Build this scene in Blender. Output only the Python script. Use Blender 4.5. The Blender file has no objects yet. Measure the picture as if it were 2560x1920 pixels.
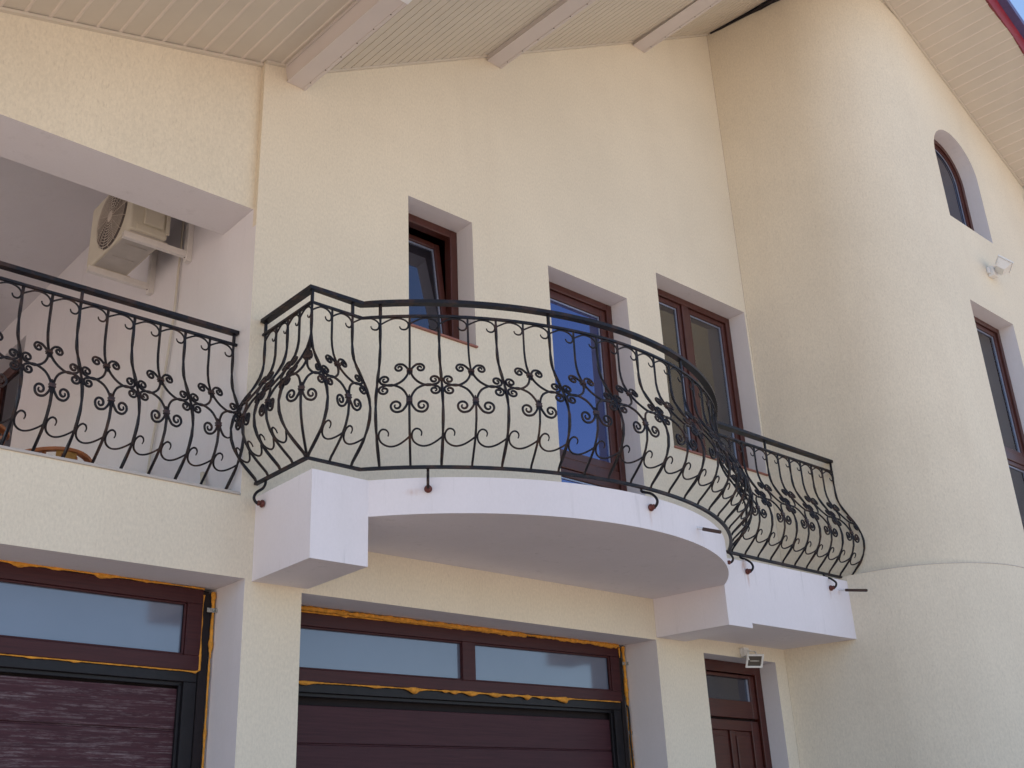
import bpy, bmesh, math, random
from mathutils import Vector, Matrix
random.seed(7)
R = math.radians
S = bpy.context.scene
col = S.collection

# ---------------------------------------------------------------- camera
cam_d = bpy.data.cameras.new("camera"); cam = bpy.data.objects.new("camera", cam_d); col.objects.link(cam)
S.camera = cam
cam_d.sensor_width = 36.0; cam_d.lens = 36.0 * 2780.09 / 2560.0
cam_d.clip_start = 0.05; cam_d.clip_end = 3000
RX = Vector((0.74519343, 0.23705258, 0.62329192))   # world X in camera axes (right, down, forward)
RY = Vector((-0.66549189, 0.32395111, 0.67244050))
RZ = Vector((-0.04251235, -0.91589396, 0.39916281))
right = Vector((RX[0], RY[0], RZ[0])); down = Vector((RX[1], RY[1], RZ[1])); fwd = Vector((RX[2], RY[2], RZ[2]))
m = Matrix((( right[0], -down[0], -fwd[0], 0.0), (right[1], -down[1], -fwd[1], -6.2),
            (right[2], -down[2], -fwd[2], 1.6), (0, 0, 0, 1)))
cam.matrix_world = m

# ---------------------------------------------------------------- world, sun, exposure
SUN_EL, SUN_AZ = R(60), R(-32)        # azimuth from +Y towards +X : the sun stands behind the house
w = bpy.data.worlds.new("World"); S.world = w; w.use_nodes = True
nt = w.node_tree; nt.nodes.clear()
sky = nt.nodes.new('ShaderNodeTexSky'); sky.sky_type = 'NISHITA'; sky.sun_disc = False
sky.sun_elevation = SUN_EL; sky.sun_rotation = SUN_AZ; sky.air_density = 1.0; sky.dust_density = 0.6; sky.ozone_density = 1.0
bg = nt.nodes.new('ShaderNodeBackground'); bg.inputs[1].default_value = 0.12
ow = nt.nodes.new('ShaderNodeOutputWorld')
nt.links.new(sky.outputs[0], bg.inputs[0]); nt.links.new(bg.outputs[0], ow.inputs[0])
sd = bpy.data.lights.new("sun", 'SUN'); sd.energy = 3.9; sd.angle = R(0.5); sd.color = (1.0, 0.925, 0.82)
so = bpy.data.objects.new("sun", sd); col.objects.link(so)
dirv = Vector((math.sin(SUN_AZ) * math.cos(SUN_EL), math.cos(SUN_AZ) * math.cos(SUN_EL), math.sin(SUN_EL)))
so.rotation_euler = dirv.to_track_quat('Z', 'Y').to_euler(); so.location = (-10, 30, 40)
S.view_settings.view_transform = 'Standard'; S.view_settings.look = 'None'
S.view_settings.exposure = 1.20; S.view_settings.gamma = 1.0
S.render.engine = 'CYCLES'
S.cycles.max_bounces = 8; S.cycles.diffuse_bounces = 5; S.cycles.glossy_bounces = 4

# ---------------------------------------------------------------- materials
def new_mat(name):
    mt = bpy.data.materials.new(name); mt.use_nodes = True
    n = mt.node_tree; n.nodes.clear()
    out = n.nodes.new('ShaderNodeOutputMaterial'); b = n.nodes.new('ShaderNodeBsdfPrincipled')
    n.links.new(b.outputs[0], out.inputs[0])
    return mt, n, b

def noise(n, scale, detail=4, rough=.55, vec=(1, 1, 1)):
    tc = n.nodes.new('ShaderNodeTexCoord'); mp = n.nodes.new('ShaderNodeMapping'); mp.inputs['Scale'].default_value = vec
    n.links.new(tc.outputs['Object'], mp.inputs[0])
    t = n.nodes.new('ShaderNodeTexNoise'); t.inputs['Scale'].default_value = scale
    t.inputs['Detail'].default_value = detail; t.inputs['Roughness'].default_value = rough
    n.links.new(mp.outputs[0], t.inputs['Vector'])
    return t.outputs['Fac']

def ramp(n, fac, stops):
    r = n.nodes.new('ShaderNodeValToRGB'); e = r.color_ramp.elements
    while len(e) < len(stops): e.new(0.5)
    for el, (p, c) in zip(e, stops):
        el.position = p; el.color = (*c, 1) if len(c) == 3 else c
    n.links.new(fac, r.inputs[0]); return r.outputs[0]

def mixc(n, a, b, fac, mode='MIX'):
    x = n.nodes.new('ShaderNodeMix'); x.data_type = 'RGBA'; x.blend_type = mode
    for s, v in ((x.inputs[6], a), (x.inputs[7], b), (x.inputs[0], fac)):
        if isinstance(v, (tuple, list)): s.default_value = (*v, 1)
        elif isinstance(v, (int, float)): s.default_value = v
        else: n.links.new(v, s)
    return x.outputs[2]

def bump(n, b, h, strength, dist):
    bp = n.nodes.new('ShaderNodeBump'); bp.inputs['Strength'].default_value = strength; bp.inputs['Distance'].default_value = dist
    n.links.new(h, bp.inputs['Height']); n.links.new(bp.outputs[0], b.inputs['Normal'])

def g(v): return (v, v, v)

def plaster(name, base, pit, stain=(0.62, 0.53, 0.42), pits=True, drips=0.0):
    mt, n, b = new_mat(name)
    big = ramp(n, noise(n, .55, 5, .6), [(.35, g(.90)), (.7, g(1.0))])
    c = mixc(n, base, big, 1.0, 'MULTIPLY')
    streak = ramp(n, noise(n, 1.6, 5, .6, (1.6, 1.6, .22)), [(.52, g(0)), (.80, g(.26))])
    c = mixc(n, c, stain, streak)
    if drips:
        dr = ramp(n, noise(n, 9, 5, .7, (1.5, 1.5, .10)), [(.56, g(0)), (.74, g(drips))])
        dr = mixc(n, dr, ramp(n, noise(n, 2.2, 3, .6), [(.42, g(0)), (.62, g(1))]), 1.0, 'MULTIPLY')
        c = mixc(n, c, (.42, .40, .40), dr)
    grain = ramp(n, noise(n, 70, 3, .6, (1, 1, .55)), [(.3, g(.91 if pits else .975)), (.7, g(1.05 if pits else 1.01))])
    c = mixc(n, c, grain, 1.0, 'MULTIPLY')
    if pits:
        p = noise(n, 62, 3, .6, (1.5, 1.5, .30))
        pm = ramp(n, p, [(.60, g(0)), (.72, g(.55))])
        c = mixc(n, c, pit, pm)
        h = mixc(n, p, noise(n, 120, 2, .5, (1, 1, .5)), .35)
        bump(n, b, h, .40, .003)
    else:
        bump(n, b, noise(n, 80, 3, .6), .06, .002)
    n.links.new(c, b.inputs['Base Color']); b.inputs['Roughness'].default_value = .9
    b.inputs['Specular IOR Level'].default_value = .2
    return mt

M = {}
M['plaster'] = plaster('cream_plaster', (.78, .702, .566), (.55, .48, .385))
M['white'] = plaster('white_wall_paint', (.775, .745, .76), (.6, .6, .6), (.64, .60, .60), pits=False, drips=.30)
M['slab'] = plaster('white_slab_paint', (.81, .765, .79), (.6, .6, .6), (.64, .61, .60), pits=False, drips=.45)
def rust(mt, spots):
    n = mt.node_tree; b = n.nodes['Principled BSDF']; src = b.inputs['Base Color'].links[0].from_socket
    tc = n.nodes.new('ShaderNodeTexCoord'); c = src; nf = noise(n, 40, 4, .7, (1, 1, .25))
    for (x, y, z, rx, rz_, a) in spots:
        mp = n.nodes.new('ShaderNodeMapping'); mp.inputs['Scale'].default_value = (1 / rx, 1 / .15, 1 / rz_); mp.inputs['Location'].default_value = (-x / rx, -y / .15, -z / rz_)
        n.links.new(tc.outputs['Object'], mp.inputs[0])
        ln = n.nodes.new('ShaderNodeVectorMath'); ln.operation = 'LENGTH'; n.links.new(mp.outputs[0], ln.inputs[0])
        f = ramp(n, ln.outputs['Value'], [(.15, g(a)), (1.0, g(0))])
        f = mixc(n, f, ramp(n, nf, [(.35, g(.15)), (.62, g(1))]), 1.0, 'MULTIPLY')
        c = mixc(n, c, (.42, .20, .10), f)
    n.links.new(c, b.inputs['Base Color'])
rust(M['slab'], [(7.69, -.68, 3.86, .045, .075, .8), (7.73, -.68, 3.76, .02, .09, .5), (5.62, -1.46, 3.745, .018, .075, .4), (4.05, -.88, 3.79, .06, .03, .35), (8.96, -.68, 3.78, .02, .06, .35), (9.11, -.68, 3.80, .03, .02, .4)])
M['stone'] = plaster('grey_coping_stone', (.50, .46, .43), (.3, .3, .3), (.3, .28, .26), pits=False)

def simple(name, base, rough=.5, metal=0.0, var=.12, scale=20, vec=(1, 1, 1), spec=.5, bumpd=0):
    mt, n, b = new_mat(name)
    f = noise(n, scale, 4, .6, vec)
    c = mixc(n, base, ramp(n, f, [(.3, g(1 - var)), (.7, g(1 + var))]), 1.0, 'MULTIPLY')
    n.links.new(c, b.inputs['Base Color']); b.inputs['Roughness'].default_value = rough
    b.inputs['Metallic'].default_value = metal; b.inputs['Specular IOR Level'].default_value = spec
    if bumpd: bump(n, b, f, .5, bumpd)
    return mt

def wood(name, base, dark, rough, scale=6, spec=.5):
    mt, n, b = new_mat(name)
    f = noise(n, scale, 6, .65, (.5, 1, 14))
    c = mixc(n, base, dark, ramp(n, f, [(.35, g(0)), (.68, g(1))]))
    n.links.new(c, b.inputs['Base Color']); b.inputs['Roughness'].default_value = rough
    b.inputs['Specular IOR Level'].default_value = spec
    bump(n, b, f, .2, .002)
    return mt

M['frame'] = simple('brown_window_foil', (.070, .020, .015), .38, var=.18, scale=30, vec=(1, 1, .3))
M['garage_frame'] = wood('dark_brown_frame_foil', (.060, .015, .017), (.040, .010, .013), .45, spec=.25)
M['panel'] = wood('dark_brown_garage_panel', (.062, .021, .028), (.040, .013, .019), .5, spec=.2)
M['door'] = wood('red_brown_door_wood', (.075, .014, .009), (.045, .009, .007), .35)
M['black'] = simple('black_steel_guide', (.012, .011, .014), .45, var=.2, spec=.25)
M['gap'] = simple('dark_recess', (.012, .008, .01), .9)
M['spacer'] = simple('glazing_spacer_aluminium', (.42, .46, .58), .35, .6, var=.3, scale=120, vec=(1, 1, 1))
M['pvc'] = simple('cream_soffit_plastic', (.60, .545, .465), .45, var=.03, scale=3)
M['pvc_ridge'] = simple('pale_soffit_lip', (.69, .61, .54), .4, var=.03)
M['pvc_box'] = simple('white_plastic_cladding', (.64, .585, .56), .4, var=.03, scale=2)
M['cap'] = simple('white_end_cap', (.8, .82, .84), .35, var=.03)
M['tile_edge'] = simple('burgundy_roof_metal', (.22, .012, .03), .4, var=.15, scale=10)
M['roof_metal'] = simple('violet_roof_flashing', (.10, .07, .17), .3, .2, var=.1)
M['foam'] = simple('orange_building_foam', (.64, .28, .035), .9, var=.3, scale=35, bumpd=.006)
M['copper'] = simple('copper_boss', (.13, .036, .028), .5, .3, var=.4, scale=60)
M['appliance'] = simple('cream_painted_steel', (.60, .55, .44), .45, var=.06, scale=8)
M['appliance_base'] = simple('grey_underside_steel', (.44, .40, .36), .5, var=.08, scale=8)
M['white_metal'] = simple('white_powder_coat', (.72, .68, .64), .4, var=.05)
M['grille_dark'] = simple('dark_fan_opening', (.11, .09, .08), .7)
M['wire'] = simple('pale_grille_wire', (.52, .45, .38), .45, var=.1)
M['cable'] = simple('cream_conduit', (.58, .53, .44), .5, var=.04)
M['rattan'] = simple('orange_brown_cane', (.36, .115, .03), .45, var=.25, scale=25)
M['cushion'] = simple('mustard_cushion', (.36, .19, .05), .9, var=.12, scale=30)
M['lamp_white'] = simple('white_floodlight_casing', (.74, .74, .73), .35, var=.04)
M['reflector'] = simple('brushed_reflector', (.62, .58, .52), .3, .7, var=.15, scale=40)
M['joint'] = simple('grey_render_joint', (.56, .50, .45), .9)
M['zinc'] = simple('galvanised_clip', (.42, .42, .40), .4, .7, var=.25, scale=80)
M['pipe_dark'] = simple('dark_brown_pipe', (.06, .032, .025), .5, var=.2)
M['pipe_white'] = simple('white_pipe_sleeve', (.70, .70, .72), .45, var=.08)
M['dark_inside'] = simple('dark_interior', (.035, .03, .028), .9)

# wrought iron: near black, rubbed to brown on the worn places
mt, n, b = new_mat('black_wrought_iron'); M['iron'] = mt
f = noise(n, 9, 5, .65)
c = mixc(n, (.010, .009, .013), (.060, .030, .020), ramp(n, f, [(.50, g(0)), (.68, g(.85))]))
n.links.new(c, b.inputs['Base Color']); b.inputs['Metallic'].default_value = 0; b.inputs['Specular IOR Level'].default_value = .28; b.inputs['Roughness'].default_value = .46
bump(n, b, noise(n, 120, 3, .6), .3, .001)

# patina collars
mt, n, b = new_mat('brown_iron_collar'); M['collar'] = mt
c = mixc(n, (.022, .014, .015), (.075, .036, .028), ramp(n, noise(n, 50, 4, .6), [(.4, g(0)), (.65, g(1))]))
n.links.new(c, b.inputs['Base Color']); b.inputs['Roughness'].default_value = .45

def glass_mat(name, base, rough, ior, spec=.5, var=0.0, scale=2):
    mt, n, b = new_mat(name)
    c = mixc(n, base, ramp(n, noise(n, scale, 3, .5), [(.3, g(1 - var)), (.7, g(1 + var))]), 1.0, 'MULTIPLY')
    n.links.new(c, b.inputs['Base Color'])
    b.inputs['Roughness'].default_value = rough; b.inputs['IOR'].default_value = ior
    b.inputs['Specular IOR Level'].default_value = spec
    bump(n, b, noise(n, .9, 1, .4), .06, .02)
    return mt
M['glass'] = glass_mat('coated_window_glass', (.016, .015, .020), .015, 2.1)
M['glass'].node_tree.nodes['Principled BSDF'].inputs['Specular Tint'].default_value = (.72, .78, 1.0, 1)
M['glass_sky_blue'] = glass_mat('sky_tinted_door_glass', (.010, .013, .055), .015, 3.0)  # blue of the reflected sky put into base colour and specular tint
M['glass_sky_blue'].node_tree.nodes['Principled BSDF'].inputs['Specular Tint'].default_value = (.50, .58, 1.0, 1)
mt, n, b = new_mat('clear_window_glass'); M['glass_clear'] = mt      # thin pane: part mirror, part see-through
gl_ = n.nodes.new('ShaderNodeBsdfGlossy'); gl_.inputs['Roughness'].default_value = .012
tr_ = n.nodes.new('ShaderNodeBsdfTransparent'); tr_.inputs['Color'].default_value = (.80, .80, .82, 1)
fr_ = n.nodes.new('ShaderNodeFresnel'); fr_.inputs['IOR'].default_value = 3.0
mx_ = n.nodes.new('ShaderNodeMixShader')
n.links.new(fr_.outputs[0], mx_.inputs[0]); n.links.new(tr_.outputs[0], mx_.inputs[1]); n.links.new(gl_.outputs[0], mx_.inputs[2])
n.links.new(mx_.outputs[0], [q for q in n.nodes if q.type == 'OUTPUT_MATERIAL'][0].inputs[0]); n.nodes.remove(b)
M['curtain'] = simple('grey_curtain_cloth', (.78, .71, .74), .95, var=.06, scale=12)
M['frost'] = glass_mat('frosted_transom_glass', (.115, .135, .195), .10, 1.85, var=.05)
M['lamp_glass'] = glass_mat('floodlight_glass', (.10, .085, .07), .1, 1.4)

# milky horizontal streaks on the left garage door
mt, n, b = new_mat('streaked_garage_panel'); M['panel_streaked'] = mt
f = noise(n, 6, 6, .65, (.5, 1, 14))
c = mixc(n, (.068, .024, .032), (.042, .014, .020), ramp(n, f, [(.35, g(0)), (.68, g(1))]))
s1 = ramp(n, noise(n, 9, 6, .75, (.28, 1, 9)), [(.46, g(0)), (.60, g(1))])
s2 = ramp(n, noise(n, 22, 5, .8, (.25, 1, 1.6)), [(.45, g(0)), (.62, g(1))])
s = mixc(n, s1, s2, 1.0, 'MULTIPLY')
c = mixc(n, c, (.22, .17, .18), mixc(n, (0, 0, 0), s, .72))
n.links.new(c, b.inputs['Base Color']); b.inputs['Roughness'].default_value = .55; b.inputs['Specular IOR Level'].default_value = .2

mt, n, b = new_mat('pale_gravel_yard'); M['ground'] = mt
c = mixc(n, (.48, .388, .312), (.34, .272, .22), ramp(n, noise(n, 3, 8, .7), [(.35, g(0)), (.65, g(1))]))
n.links.new(c, b.inputs['Base Color']); b.inputs['Roughness'].default_value = .95
bump(n, b, noise(n, 60, 5, .6), .5, .01)

# ---------------------------------------------------------------- mesh helpers
class MB:
    def __init__(s): s.v = []; s.f = []; s.m = []; s.k = 0
    def add(s, vs, fs):
        o = len(s.v); s.v += [tuple(v) for v in vs]; s.f += [tuple(i + o for i in f) for f in fs]; s.m += [s.k] * len(fs); return s
    def box(s, x0, x1, y0, y1, z0, z1):
        vs = [(x, y, z) for x in (x0, x1) for y in (y0, y1) for z in (z0, z1)]
        return s.add(vs, [(0, 1, 3, 2), (4, 6, 7, 5), (0, 4, 5, 1), (2, 3, 7, 6), (0, 2, 6, 4), (1, 5, 7, 3)])
    def hexa(s, b, t):     # bottom quad and top quad
        return s.add(list(b) + list(t), [(3, 2, 1, 0), (4, 5, 6, 7), (0, 1, 5, 4), (1, 2, 6, 5), (2, 3, 7, 6), (3, 0, 4, 7)])
    def quad(s, a, b, c, d): return s.add([a, b, c, d], [(0, 1, 2, 3)])
    def prism(s, poly, z0, z1, zf=None):
        n = len(poly); zf = zf or (lambda x, y: 0)
        vs = [(x, y, z0 + zf(x, y)) for x, y in poly] + [(x, y, z1 + zf(x, y)) for x, y in poly]
        return s.add(vs, [tuple(range(n))[::-1], tuple(range(n, 2 * n))] + [(i, (i + 1) % n, n + (i + 1) % n, n + i) for i in range(n)])
    def sweep(s, pts, sec, up=None, twist=0.0, taper=None, caps=True):
        pts = [Vector(p) for p in pts]; n = len(pts); k = len(sec); vs = []
        nrm = None
        for i, p in enumerate(pts):
            a = pts[max(i - 1, 0)]; c = pts[min(i + 1, n - 1)]; t = (c - a).normalized(); sc = 1.0
            if up is not None:
                u = Vector(up); side = t.cross(u)
                side.normalize(); u2 = side.cross(t).normalized()
                if 0 < i < n - 1:
                    d1 = (p - pts[i - 1]).normalized(); cs = max(.4, d1.dot(t)); sc = 1 / cs
            else:
                if nrm is None:
                    nrm = t.orthogonal().normalized() if abs(t.z) < .9 else Vector((1, 0, 0))
                nrm = (nrm - t * nrm.dot(t)).normalized(); u2 = nrm; side = t.cross(nrm).normalized()
            an = twist * i; ca, sa = math.cos(an), math.sin(an); tp = taper(i / (n - 1)) if taper else 1
            for (x, y) in sec:
                x2, y2 = (x * ca - y * sa) * tp, (x * sa + y * ca) * tp
                vs.append(p + side * x2 * sc + u2 * y2)
        fs = [(i * k + j, i * k + (j + 1) % k, (i + 1) * k + (j + 1) % k, (i + 1) * k + j) for i in range(n - 1) for j in range(k)]
        if caps: fs += [tuple(range(k))[::-1], tuple((n - 1) * k + j for j in range(k))]
        return s.add(vs, fs)
    def lathe(s, p, axis, prof, seg=16):
        p = Vector(p); ax = Vector(axis).normalized(); u = ax.orthogonal().normalized(); w_ = ax.cross(u); vs = []
        for (d, r) in prof:
            for j in range(seg):
                a = 2 * math.pi * j / seg; vs.append(p + ax * d + (u * math.cos(a) + w_ * math.sin(a)) * r)
        n = len(prof)
        fs = [(i * seg + j, i * seg + (j + 1) % seg, (i + 1) * seg + (j + 1) % seg, (i + 1) * seg + j) for i in range(n - 1) for j in range(seg)]
        fs += [tuple(range(seg))[::-1], tuple((n - 1) * seg + j for j in range(seg))]
        return s.add(vs, fs)
    def build(s, name, mats, parent=None, smooth=False, bevel=0, autos=False):
        me = bpy.data.meshes.new(name); me.from_pydata([tuple(v) for v in s.v], [], s.f); 
        if not isinstance(mats, (list, tuple)): mats = [mats]
        for mm in mats: me.materials.append(M[mm])
        for p, k in zip(me.polygons, s.m): p.material_index = k
        bm = bmesh.new(); bm.from_mesh(me); bmesh.ops.recalc_face_normals(bm, faces=bm.faces); bm.to_mesh(me); bm.free()
        if smooth:
            for p in me.polygons: p.use_smooth = True
        o = bpy.data.objects.new(name, me); col.objects.link(o)
        if parent:
            o.parent = parent
            if parent.type == 'EMPTY': o.matrix_parent_inverse = Matrix.Translation(-parent.location)
        if bevel:
            bv = o.modifiers.new('bevel', 'BEVEL'); bv.width = bevel; bv.segments = 2; bv.limit_method = 'ANGLE'; bv.angle_limit = R(40)
        if autos and smooth:
            md = o.modifiers.new('edges', 'EDGE_SPLIT'); md.split_angle = R(38)
        return o

def circ(r, k=8): return [(r * math.cos(2 * math.pi * i / k), r * math.sin(2 * math.pi * i / k)) for i in range(k)]
def rect(w_, h): return [(-w_ / 2, -h / 2), (w_ / 2, -h / 2), (w_ / 2, h / 2), (-w_ / 2, h / 2)]
def spline(P, per=6):
    out = []; P = [Vector(p) for p in P]; n = len(P)
    for i in range(n - 1):
        p0 = P[max(i - 1, 0)]; p1 = P[i]; p2 = P[i + 1]; p3 = P[min(i + 2, n - 1)]
        for k in range(per):
            t = k / per
            out.append(.5 * ((2 * p1) + (p2 - p0) * t + (2 * p0 - 5 * p1 + 4 * p2 - p3) * t * t + (3 * p1 - p0 - 3 * p2 + p3) * t ** 3))
    out.append(P[-1]); return out

def thing(name, loc, label, cat, group=None):
    o = bpy.data.objects.new(name, None); col.objects.link(o); o.location = loc; o.empty_display_size = .2
    o['label'] = label; o['category'] = cat
    if group: o['group'] = group
    return o

# ---------------------------------------------------------------- ground
o = MB().add([(-400, -400, 0), (400, -400, 0), (400, 400, 0), (-400, 400, 0)], [(0, 1, 2, 3)]).build('ground', 'ground')
o['kind'] = 'structure'; o['label'] = 'pale gravel yard around the house'; o['category'] = 'ground'

# ---------------------------------------------------------------- the house
house = thing('house', (5, 0, 0), 'cream plastered two storey house with round corner, balcony, garage doors and boarded eaves', 'house')
XL = -1.2; XC = 3.325                                     # left corner of the main wall
def roof_z(x):                                 # soffit line on the wall plane
    return min(7.545 + .6175 * (x - 3.886), 1e9) if x > 3.79 else 7.403 + .279 * (x - 3.496)
def zt(x): return (x - 3.43) * .0105           # slab top / bottom drift
def lint_r(x): return 3.297 + (x - 3.8) * .0057
def columns(mb, cols, y):
    """front sheet of a wall: list of (x0, x1, [(z0,z1)...]) with z as number or function of x"""
    f = lambda z, x: z(x) if callable(z) else z
    for x0, x1, iv in cols:
        for z0, z1 in iv:
            mb.quad((x0, y, f(z0, x0)), (x1, y, f(z0, x1)), (x1, y, f(z1, x1)), (x0, y, f(z1, x0)))
top = lambda x: roof_z(x) + .04
W1 = (4.685, 5.368, 5.50, 6.695); W2 = (6.256, 7.305, 3.87, 6.585); W3 = (7.785, 9.235, 5.155, 7.035)
mw = MB()
columns(mw, [
    (XL, 3.325, [(3.338, 3.872)]),
    (3.325, 3.388, [(3.338, top)]),
    (3.388, 3.79, [(0, top)]), (3.79, 3.802, [(0, top)]),
    (3.802, W1[0], [(lint_r, top)]),
    (W1[0], W1[1], [(lint_r, W1[2]), (W1[3], top)]),
    (W1[1], W2[0], [(lint_r, top)]),
    (W2[0], 7.268, [(lint_r, W2[2]), (W2[3], top)]),
    (7.268, W2[1], [(0, W2[2]), (W2[3], top)]),
    (W2[1], W3[0], [(0, top)]),
    (W3[0], 7.884, [(0, W3[2]), (W3[3], top)]),
    (7.884, 8.935, [(3.262, W3[2]), (W3[3], top)]),
    (8.935, W3[1], [(0, W3[2]), (W3[3], top)]),
    (W3[1], 9.27, [(0, top)])], 0)
# return of the wall at its left corner
mw.quad((XC, 0, 5.9), (XC, .05, 5.9), (XC, .05, 7.5), (XC, 0, 7.5))
mw.build('wall', 'plaster', house)
# left wing: upper wall over the terrace opening
lw = MB(); columns(lw, [(XL, XC, [(lambda x: 6.052, top)])], .05)
lw.build('terrace_lintel', 'plaster', house)
# painted faces of the openings (lintel undersides, jambs)
rv = MB()
rv.quad((XL, .05, 6.052), (XC, .05, 6.052), (XC, .50, 6.052), (XL, .50, 6.052))
rv.quad((XL, .50, 6.052), (XC, .50, 6.052), (XC, .50, 7.3), (XL, .50, 6.1))
rv.quad((XC, 0, 3.75), (XC, 9, 3.75), (XC, 9, 7.3), (XC, .05, 7.3)) if False else None
rv.build('lintel_lining', 'white', house)
# terrace room
tr = MB()
TD = dict(y0=4.77, y1=5.95, z1=6.9)
def side(mb, y0, y1, z0, z1, x=XC): mb.quad((x, y0, z0), (x, y1, z0), (x, y1, z1), (x, y0, z1))
side(tr, 0, .05, 3.6, 5.9); side(tr, .05, .5, 3.6, 6.052); side(tr, .5, TD['y0'], 3.6, 7.35)
side(tr, TD['y0'], TD['y1'], TD['z1'], 7.3); side(tr, TD['y1'], 9, 3.6, 7.3)
d = .22
tr.quad((XC, TD['y0'], TD['z1']), (XC, TD['y1'], TD['z1']), (XC + d, TD['y1'], TD['z1']), (XC + d, TD['y0'], TD['z1']))
tr.quad((XC, TD['y1'], 3.6), (XC + d, TD['y1'], 3.6), (XC + d, TD['y1'], TD['z1']), (XC, TD['y1'], TD['z1']))
tr.quad((XC, TD['y0'], 3.6), (XC + d, TD['y0'], 3.6), (XC + d, TD['y0'], TD['z1']), (XC, TD['y0'], TD['z1']))
tr.quad((XL, .5, 7.27 - .279 * (XC - XL)), (XC, .5, 7.27), (XC, 9, 7.27), (XL, 9, 7.27 - .279 * (XC - XL)))
tr.quad((XL, 9, 3.6), (XC, 9, 3.6), (XC, 9, 7.3), (XL, 9, 7.3))
tr.build('terrace_wall', 'white', house)
fl = MB(); fl.box(XL, XC, .28, 9, 3.6, 3.72); fl.build('terrace_floor', 'stone', house)
pp = MB(); pp.quad((XL, .28, 3.6), (XC, .28, 3.6), (XC, .28, 3.872), (XL, .28, 3.872)); pp.build('parapet_lining', 'white', house)
sl = MB(); sl.box(XL, XC - .012, -.014, .30, 3.872, 3.889); sl.build('terrace_sill', 'stone', house, bevel=.003)
# terrace door in the side wall
dd = MB(); x = XC + .14; y0, y1, z1 = TD['y0'] + .003, TD['y1'] - .003, TD['z1'] - .003
dd.box(x, x + .07, y0, y0 + .11, 3.72, z1); dd.box(x, x + .07, y1 - .11, y1, 3.72, z1); dd.box(x, x + .07, y0 + .11, y1 - .11, z1 - .13, z1); dd.box(x, x + .07, y0 + .11, y1 - .11, 3.72, 3.95)
td = dd.build('terrace_door', 'frame', house, bevel=.006)
MB().box(x + .03, x + .045, y0 + .11, y1 - .11, 3.95, z1 - .13).build('pane', 'glass', td)

# round corner tower -------------------------------------------------
def plan_curve(x0, t0, cx, cy, rx, ry):
    e = [(cx - rx * math.cos(R(t0) + (math.pi / 2 - R(t0)) * i / 36), cy - ry * math.sin(R(t0) + (math.pi / 2 - R(t0)) * i / 36)) for i in range(37)]
    return [(x0 + (e[0][0] - x0) * k / 6, -.002 + (e[0][1] + .002) * k / 6) for k in range(6)] + e
def plan_upper(): return plan_curve(9.27, 13, 10.6, -.66, 1.145, 1.14)
def plan_lower(): return plan_curve(9.10, 16, 10.56, -.66, 1.252, 1.152)
ZJ = 3.985
def tower_soffit(x): return 10.76 - .505 * (x - 10.349)
A1 = (10.735, 11.722, 7.955, 8.785)            # arched window: x0, x1, sill, spring
T1 = (10.735, 11.722, 4.20, 6.915)             # tall window
tw = MB(); PU = plan_upper()
for (a, b_) in zip(PU[:-1], PU[1:]):
    tw.quad((*a, ZJ), (*b_, ZJ), (*b_, 11.6), (*a, 11.6))
YU = -1.80
def flat(x0, x1, z0, z1, y=YU): tw.quad((x0, y, z0), (x1, y, z0), (x1, y, z1), (x0, y, z1))
flat(10.6, A1[0], ZJ, 11.6); 
flat(A1[0], A1[1], ZJ, T1[2]); flat(A1[0], A1[1], T1[3], A1[2])
cxa = (A1[0] + A1[1]) / 2; ra = (A1[1] - A1[0]) / 2; NA = 24
arc = [(cxa - ra * math.cos(math.pi * i / NA), A1[3] + ra * .98 * math.sin(math.pi * i / NA)) for i in range(NA + 1)]
for p, q in zip(arc[:-1], arc[1:]):
    tw.quad((p[0], YU, p[1]), (q[0], YU, q[1]), (q[0], YU, 11.0), (p[0], YU, 11.0))
flat(A1[0], A1[1], 11.0, 11.6)
flat(A1[1], 17, ZJ, 11.6)
tow = tw.build('tower_wall', 'plaster', house, smooth=True, autos=True)
bpy.context.view_layer.update()
tl = MB(); PL = plan_lower()
for (a, b_) in zip(PL[:-1], PL[1:]):
    tl.quad((*a, 0), (*b_, 0), (*b_, ZJ), (*a, ZJ))
tl.quad((10.56, -1.812, 0), (17, -1.812, 0), (17, -1.812, ZJ), (10.56, -1.812, ZJ))
n1 = len(PL)
ring = list(PL) + [(17, -1.812), (17, -1.5), (10.8, -1.5), (9.9, -.7), (9.75, -.002)]
tl.add([(x, y, ZJ) for x, y in ring], [tuple(range(len(ring)))])
tl.build('tower_base', 'plaster', house, smooth=True, autos=True)
jt = MB(); jt.sweep([(x, y, ZJ + .004) for x, y in PL[5:]] + [(17, -1.812, ZJ + .004)], rect(.007, .006), up=(0, 0, 1)); jt.build('render_joint', 'joint', house)
# gap fill between main wall end and lower tower (faces the same way as the wall)

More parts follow.
